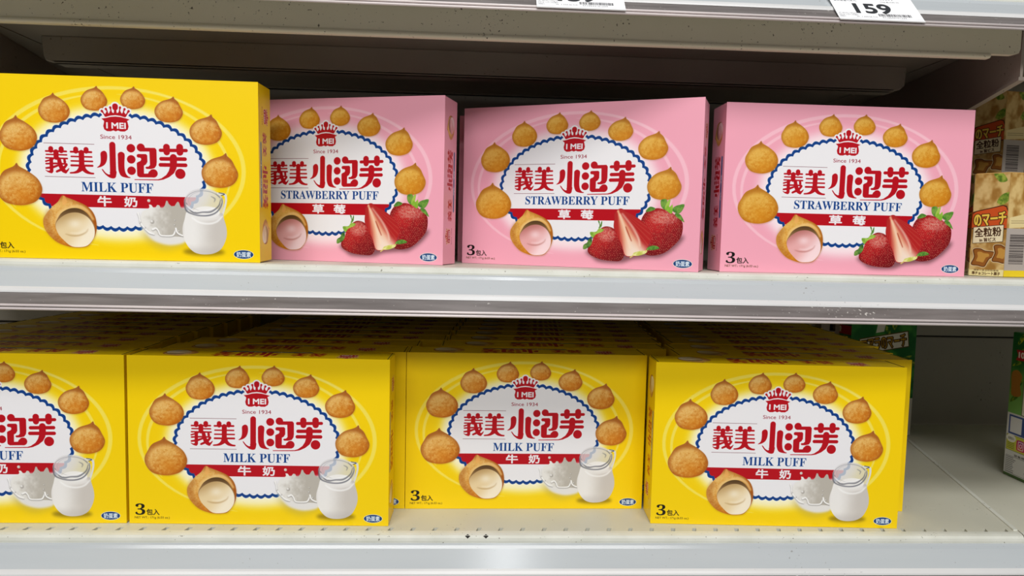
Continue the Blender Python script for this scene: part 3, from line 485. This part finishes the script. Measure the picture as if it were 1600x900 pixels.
# ================================================================ shelves
def rail(parent, z0, x0, x1):
    """sloping price rail; z0 = its top edge"""
    Y = lambda L: [(y, z0+z) for y, z in L]
    bm = bmesh.new(); prism(bm, Y([(.0, -.0005), (-.0012, .0004), (-.0028, -.0008), (-.0042, -.0032), (-.0125, -.0105), (-.0172, -.0148), (-.016, -.0165), (0, -.0045)]), x0, x1); mesh('price_rail', bm, M_RAIL, parent, False)
    bm = bmesh.new(); prism(bm, Y([(-.0172, -.0146), (-.0188, -.0158), (-.0204, -.0176), (-.0208, -.0190), (-.0195, -.0196), (-.016, -.0165)]), x0, x1); tag(mesh('rail_edge', bm, M_RAILEDGE, parent), 'bright rounded edge of the price rail')
    bm = bmesh.new(); prism(bm, Y([(-.0205, -.0192), (-.0292, -.0272), (-.0282, -.0286), (-.0192, -.0206)]), x0, x1); tag(mesh('rail_band', bm, M_BAND, parent), 'smoky dark lower band of the price rail')
    for a, b in ((-.0298, -.0282), (-.0306, -.0308)):
        bm = bmesh.new(); prism(bm, Y([(a+.0011*math.cos(q*math.pi/4), b+.0011*math.sin(q*math.pi/4)) for q in range(8)]), x0, x1); mesh('rail_bead', bm, M_BEAD, parent, True)
    bm = bmesh.new(); prism(bm, Y([(0, -.004), (0, -.0205), (-.0285, -.0312), (-.0285, -.0290), (-.002, -.0188), (-.002, -.006)]), x0, x1); mesh('rail_back', bm, M_RAIL, parent)
def lip(parent, z, x0, x1, sk=0):
    bm = bmesh.new(); prism(bm, [(.0105, z), (.006, z), (.0025, z-.0006), (.0005, z-.0022), (0, z-.0045), (0, z-.0075), (.004, z-.0075), (.0105, z-.0035)], x0, x1)
    return tag(mesh('front_lip', bm, M_LIP, parent, False), 'worn white rounded front lip')
# --- lower shelf with a row of slots
lo = empty('shelf', (0, 0, 0)); tag(lo, 'lowest cream metal shelf carrying the row of yellow cartons', 'shelf', 'shelves of the main bay')
skew = lambda y: .4700+.277*y
bm = bmesh.new(); P = .01923; xs = -.4221-P*3
prism(bm, [(XL-.2, .0168), (skew(.0168), .0168), (skew(.382), .382), (XL-.2, .382)], -.0035, 0, 'z')
x = xt = XL-.2; k = 0
while True:
    c = xs+k*P; k += 1
    if c-.0021 > skew(.0137)-.003: prism(bm, [(x, .0105), (skew(.0105), .0105), (skew(.0168), .0168), (xt, .0168)], -.0035, 0, 'z'); break
    prism(bm, [(x, .0105), (c-.0030, .0105), (c-.0012, .0168), (xt, .0168)], -.0035, 0, 'z'); x = c+.0006; xt = c+.0026
    # slanted slot: leave a gap between this bar and the next
o = mesh('deck', bm, M_DECK, lo)
bm = bmesh.new(); box(bm, XL-.2, .46, .009, .018, -.0065, -.0042); mesh('slot_shade_plate', bm, M_DARK, lo)  # plate put under the slots, their shade painted by its dark colour
lip(lo, 0, XL-.2, lambda p: skew(p[0]))
bm = bmesh.new(); prism(bm, [(skew(.012)-.0045, .012), (skew(.012), .012), (skew(.382), .382), (skew(.382)-.0045, .382)], -.003, .0012, 'z'); bevel(mesh('end_lip', bm, M_LIP, lo), .0008)
for px in (-.0282, -.0125):
    bm = bmesh.new(); q = .0021; prism(bm, [(px-q*1.1, 0), (px, -q), (px+q*1.1, 0), (px, q)], -.0006, .0006, 'z'); o = mesh('diamond_hole', bm, M_DARK, lo); o.location = (0, .0022, -.0016); o.rotation_euler = (math.radians(38), 0, 0); tag(o, 'small black diamond hole in the front lip')
bm = bmesh.new(); box(bm, XL-.2, .466, .004, .012, -.048, -.004); mesh('fascia', bm, M_FASCIA, lo)
rail(lo, -.0062, XL-.2, .4685)
# --- middle shelf
mid = empty('shelf', (0, 0, S)); tag(mid, 'middle metal shelf with silver price rail between the pink and the yellow cartons', 'shelf', 'shelves of the main bay')
bm = bmesh.new(); box(bm, XL-.2, XR, .0105, .365, -.022, 0); mesh('deck', bm, M_DECK, mid)
lip(mid, 0, XL-.2, XR)
bm = bmesh.new(); box(bm, XL-.2, XR, .004, .012, -.0415, -.004); mesh('fascia', bm, M_FASCIA, mid)
rail(mid, -.0062, XL-.2, XR)
# --- top shelf
top = empty('shelf', (0, 0, T)); tag(top, 'topmost cream metal shelf seen from below with grimy front fascia', 'shelf', 'shelves of the main bay')
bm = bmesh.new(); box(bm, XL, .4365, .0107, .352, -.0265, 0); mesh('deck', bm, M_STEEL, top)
lip(top, 0, XL, XR)
bm = bmesh.new(); xr = .4325
prism(bm, [(XL, -.004), (xr, -.004), (xr, -.044), (xr-.0012, -.0475), (xr-.006, -.0488), (XL, -.0488)], .0005, .006, 'y'); mesh('fascia', bm, M_FASCIA, top)
bm = bmesh.new(); prism(bm, [(.0002, -.0482), (-.0008, -.0496), (-.0008, -.0512), (.0006, -.0526), (.006, -.0526), (.012, -.0482)], XL+.03, .4065); bevel(mesh('fascia_rim', bm, M_FASCIA, top), .0008)
rail(top, -.0062, XL, XR)
bm = bmesh.new(); BX0, BX1 = -.456, .4195
prism(bm, [(BX0, -.0265), (BX1, -.0265), (BX1-.001, -.046), (BX1-.006, -.0505), (BX1-.016, -.0525), (BX0+.012, -.0525), (BX0+.004, -.0505), (BX0+.002, -.046)], .14, .146, 'y')
tag(bevel(mesh('stiffener', bm, M_STEEL, top), .001), 'inner stiffening rail under the shelf'); bm = bmesh.new(); box(bm, BX0+.012, BX1-.012, .14, .16, -.0525, -.0505); mesh('stiffener_foot', bm, M_STEEL, top)
# brackets at both ends of the bay under the top shelf
for lab, a, b in (('left', (-.462, .0), (-.54, .36)), ('right', (.4375, .0), (.484, .36))):
    br = empty('shelf_bracket', (a[0], 0, T)); tag(br, f'grey sheet-metal shelf bracket at the {lab} end under the topmost shelf', 'bracket', 'brackets of the topmost shelf')
    bm = bmesh.new(); n = 1 if lab == 'right' else -1; L = lambda p: (b[0]-a[0])*(p[0]/.36)
    prism(bm, [(.0065, -.009), (.0065, -.0655), (.08, -.0765), (.36, -.104), (.36, -.027), (.0100, -.027), (.0100, -.009)], L, lambda p: L(p)+n*.0025); mesh('plate', bm, M_BRACKET, br)
    bm = bmesh.new(); prism(bm, [(.0065, -.0655), (.0065, -.0685), (.08, -.0795), (.36, -.107), (.36, -.104), (.08, -.0765)], lambda p: L(p)-.001, lambda p: L(p)+n*.005); mesh('folded_edge', bm, M_BRACKET, br)
# neighbouring bay on the right
nb = empty('shelf', (.8, 0, 0)); tag(nb, 'lowest cream shelf of the next bay on the right, mostly empty', 'shelf')
bm = bmesh.new(); prism(bm, [(skew(.0105)+.0015-.8, .0105), (.6, .0105), (.6, .382), (skew(.382)+.0015-.8, .382)], -.004, -.0004, 'z'); mesh('deck', bm, M_DECK, nb)
bm = bmesh.new(); box(bm, -.325, .6, .004, .010, -.048, -.008); mesh('fascia', bm, M_FASCIA, nb)
rail(nb, -.0062, -.3285, .6); lip(nb, -.0004, lambda p: skew(p[0])+.0016-.8, .6)
nb2 = empty('shelf', (.8, 0, S)); tag(nb2, 'middle shelf of the next bay carrying the brown biscuit packs', 'shelf')
bm = bmesh.new(); box(bm, XR+.0015-.8, .6, .0105, .365, -.022, 0); mesh('deck', bm, M_DECK, nb2)
lip(nb2, 0, XR+.0015-.8, .6); rail(nb2, -.0062, XR+.0015-.8, .6)

for a_, b_, lab_ in ((.4385, XR+.9, 'topmost shelf of the next bay on the right, dark underside above the biscuit packs'), (XL-.9, XL-.002, 'topmost shelf of the next bay on the left, outside the picture edge')):
    s_ = empty('shelf', (0, 0, T)); tag(s_, lab_, 'shelf')
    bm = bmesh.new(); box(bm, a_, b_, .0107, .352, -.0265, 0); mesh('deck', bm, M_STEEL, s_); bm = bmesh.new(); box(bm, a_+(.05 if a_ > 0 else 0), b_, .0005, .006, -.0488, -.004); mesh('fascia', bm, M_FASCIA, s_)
    lip(s_, 0, a_+.026*(a_ > 0), b_); rail(s_, -.0062, a_+.026*(a_ > 0), b_)
bm = bmesh.new(); box(bm, -3, 3, -3.8, .4, -1.02, -1.0); tag(mesh('floor', bm, paint('pale_store_floor', (214, 208, 196), (224, 218, 206), (120, 110, 100), .35, 2)), kind='structure')

# ================================================================ cartons
def panel(name, w, h, mat, parent, place, flip=False, holes=0):
    """thin printed board w x h standing in its own x/z plane, 0.3 mm thick, print on the -y side"""
    me = bpy.data.meshes.new(name); t = .0003; x = w/2
    V = [(-x, 0, 0), (x, 0, 0), (x, 0, h), (-x, 0, h), (-x, t, 0), (x, t, 0), (x, t, h), (-x, t, h)]
    me.from_pydata(V, [], [(0, 1, 2, 3), (5, 4, 7, 6), (4, 0, 3, 7), (1, 5, 6, 2), (3, 2, 6, 7), (4, 5, 1, 0)])
    uv = me.uv_layers.new(); f = (lambda p: (1-(p[0]/w+.5), 1-p[2]/h)) if flip else (lambda p: (p[0]/w+.5, p[2]/h))
    for l in me.loops: uv.data[l.index].uv = f(V[l.vertex_index])
    o = link(name, me, mat, parent); o.matrix_local = place; return o
def carton(kind):
    milk = kind == 'milk'; body = M_YELLOW if milk else M_PINK
    t = empty('snack_carton')
    bm = bmesh.new(); e = .0004; box(bm, -W/2+e, W/2-e, e, D-e, .0003, H-e)
    o = mesh('carton_body', bm, body, t); bevel(o, .0009, 2)
    R = lambda ax, d: Matrix.Rotation(math.radians(d), 4, ax); Tm = Matrix.Translation
    panel('front_panel', W, H, PRINT[kind, 'front'], t, Tm((0, 0, 0)))
    # side panels: the strip runs vertically; local x of the strip -> carton z
    for nm, sgn in (('end_flap', 1), ('end_flap', -1)):
        rot = R('Z', 90*sgn) @ R('Y', 90)
        w2 = D-.0012
        panel(nm, H-.001, w2, PRINT[kind, 'side'], t, Tm((sgn*(W/2-.0001), D/2-sgn*0, H/2)) @ R('Z', 90*sgn) @ R('Y', 90) @ Tm((0, 0, -w2/2)))
    panel('top_flap', W-.001, D-.001, PRINT[kind, 'top'], t, Tm((0, .0005, H-.0001)) @ R('X', -90), True)
    if True:                                  # slight seam where the tuck flap meets the front
        for sgn in (1, -1):
            bm = bmesh.new(); box(bm, -.00025, .00025, .0012, D-.0012, -.0006, .0001); o = mesh('tuck_seam', bm, M_DARK, t); o.location = (sgn*(W/2-.0022), 0, H+.0001)
    return t
def copy_tree(o, parent=None):
    c = o.copy(); C.objects.link(c); c.parent = parent
    for ch in list(o.children): copy_tree(ch, c)
    return c
PRINT = {}
for kind in ('milk', 'strawberry'):
    PRINT[kind, 'front'] = printed(kind+'_front_print', front(kind)); PRINT[kind, 'side'] = printed(kind+'_side_print', strip(kind, 148.4)); PRINT[kind, 'top'] = printed(kind+'_top_print', strip(kind, 225))
proto = {k: carton(k) for k in ('milk', 'strawberry')}; used = set()
def put(kind, x, y, z, yaw, label, group, lean=0, spin=False):
    o = proto[kind] if kind not in used else copy_tree(proto[kind]); used.add(kind)
    o.location = (x, y, z); o.rotation_euler = (lean, 0, yaw); tag(o, label, 'snack box', group)
    if spin:
        for ch in o.children:
            if ch.name.startswith('end_flap'): ch.matrix_basis = ch.matrix_basis @ Matrix.Translation((0, 0, D-.0012)) @ Matrix.Rotation(math.pi, 4, 'Y')
    return o
E0 = .0002
G = 'cartons on the middle shelf'
put('milk', -.3195, .0132, S+E0, .005, 'yellow milk puff carton on the middle shelf, at the far left beside the pink ones', G, .03)
put('strawberry', -.1630, .0706, S+E0, -.2895, 'pink strawberry carton half hidden behind the yellow carton on the middle shelf', G, 0, True)
put('strawberry', .0632, .0550, S+E0, -.4234, 'pink strawberry carton turned at an angle, middle one of the three pink cartons', G, 0, True)
put('strawberry', .3034, .0271, S+E0, -.0009, 'rightmost pink strawberry carton, facing straight out beside the small biscuit packs', G)
put('strawberry', .067, .132, S+E0, -.1, 'pink strawberry carton behind the angled middle one, only a sliver showing', G)
COLS = [('leftmost', [(-.4384, .0250, 0), (-.4360, .0615, 0), (-.4385, .0985, 0), (-.4370, .1370, 0)]),
        ('second from left', [(-.2109, .0222, -.0232), (-.2008, .0608, -.01), (-.1920, .0985, -.006), (-.1670, .1395, 0)]),
        ('third from left', [(.0247, .0604, .0088), (.0535, .1005, -.003), (.0590, .1405, 0), (.0640, .1795, 0)]),
        ('rightmost', [(.2496, .0218, -.0466), (.2796, .0610, -.037), (.2846, .0985, -.02), (.2950, .1410, -.01)])]
ORD = ['front', 'second', 'third', 'fourth', 'fifth', 'sixth', 'seventh', 'eighth', 'ninth', 'tenth']
LOOK = ['cut off by the left edge of the picture', 'standing close to the shelf front', 'set back deeper than its neighbours', 'beside the empty end of the shelf']
for (cn, P), look in zip(COLS, LOOK):
    P = list(P)
    while P[-1][1]+2*.0365 < .378: P.append((P[-1][0]+.003, P[-1][1]+.0365, 0))
    for i, (x, y, a) in enumerate(P):
        lab = f'front yellow carton of the {cn} column, {look}' if i == 0 else f'yellow milk puff carton {ORD[i]} from the front in the {cn} column'
        put('milk', x, y, E0, a, lab, 'yellow cartons on the lowest shelf', 0, cn == 'rightmost' or cn == 'third from left' and i in (1, 2))

# ================================================================ biscuit packs
HX = {k: printed('biscuit_pack_'+k, hex_face(k)) for k in ('front', 'left', 'barcode')}
def hex_pack(hgt=.0955, w=.028):
    t = empty('biscuit_pack'); R = w
    bm = bmesh.new(); prism(bm, [((R-.0003)*math.cos(math.radians(a)), (R-.0003)*math.sin(math.radians(a))) for a in range(0, 360, 60)], 0.0003, hgt, 'z'); bevel(mesh('carton_body', bm, M_KRAFT, t), .0006)
    ap = R*math.cos(math.radians(30))
    for i, k in enumerate(('left', 'front', 'barcode', 'left', 'front', 'left')):
        a = -150+60*i                         # outward direction of the face
        panel('printed_face', w-.0006, hgt-.001, HX[k], t, Matrix.Rotation(math.radians(a+90), 4, 'Z') @ Matrix.Translation((0, -ap, .0005)))
    bm = bmesh.new(); prism(bm, [(.93*R*math.cos(math.radians(a)), .93*R*math.sin(math.radians(a))) for a in range(0, 360, 60)], hgt, hgt+.0004, 'z'); mesh('lid', bm, M_KRAFT, t)
    return t
hp = hex_pack(); first = True
HPHI = -52; HW = .028
def put_hex(vx, vy, z, label, phi=HPHI):
    """vx, vy: the corner between the lettered and the barcode face"""
    global first
    o = hp if first else copy_tree(hp); first = False
    a = math.radians(phi-60); o.location = (vx-HW*math.cos(a), vy-HW*math.sin(a), z); o.rotation_euler = (0, 0, math.radians(phi)); tag(o, label, 'biscuit box', 'biscuit packs of the next bay')
put_hex(.4575, .033, S, 'small brown six-sided biscuit pack beside the rightmost pink carton')
put_hex(.5300, .140, S, 'lower biscuit pack standing behind the front one, mostly hidden')
put_hex(.5300, .140, S+.0965, 'upper shaded biscuit pack stacked behind the front one, under the bracket')
put_hex(.5930, .140, S, 'lower biscuit pack at the right edge in the back row')
put_hex(.5930, .140, S+.0965, 'upper biscuit pack at the right edge in the back row', HPHI)
def big_pack(name, x, y, w, d, h, yaw, mf, ms, label):
    t = empty(name, (x, y, 0.0002), (0, 0, yaw)); tag(t, label, 'biscuit box')
    bm = bmesh.new(); box(bm, -w/2+.0004, w/2-.0004, .0004, d, .0002, h); bevel(mesh('carton_body', bm, M_GREEN, t), .0008)
    panel('front_panel', w, h, mf, t, Matrix.Identity(4))
    panel('side_panel', d-.001, h-.0005, ms, t, Matrix.Translation((-w/2, d/2, 0)) @ Matrix.Rotation(math.radians(-90), 4, 'Z'))
    return t
gf, gs = printed('green_pack_front', green_front()), printed('green_pack_side', green_side())
big_pack('biscuit_carton', .523, .323, .09, .05, .165, 0, gf, gs, 'large green biscuit carton at the back behind the rightmost yellow column')
big_pack('biscuit_carton', .626, .110, .09, .060, .163, .0, gf, gs, 'green biscuit carton at the right edge on the empty shelf, showing its side')

# ================================================================ price labels on the topmost rail
def label_tag(x0, title, second, lab):
    m = printed('price_label_print', price_label('159', title, second), .5)
    t = empty('price_label', (x0+.035, -.0305, T-.0062-.0306)); t.rotation_euler = (math.radians(-42.5), 0, 0); tag(t, lab, 'price label', 'price labels on the topmost rail')
    panel('printed_card', .0695, .0345, m, t, Matrix.Translation((0, -.0026, 0)))
    bm = bmesh.new(); box(bm, -.03475, .03475, -.0029, -.0022, -.0012, .0001); mesh('card_foot', bm, M_RAILEDGE, t)
label_tag(.0172, '夾心餅乾-草莓', '夾心餅乾', 'white price label with barcode on the topmost rail, above the angled pink carton')
label_tag(.2572, '蜜桃夾心餅乾-雙層巧克力', '蜜桃雙層巧克力', 'white price label reading 159 on the topmost rail, nearer the right end')
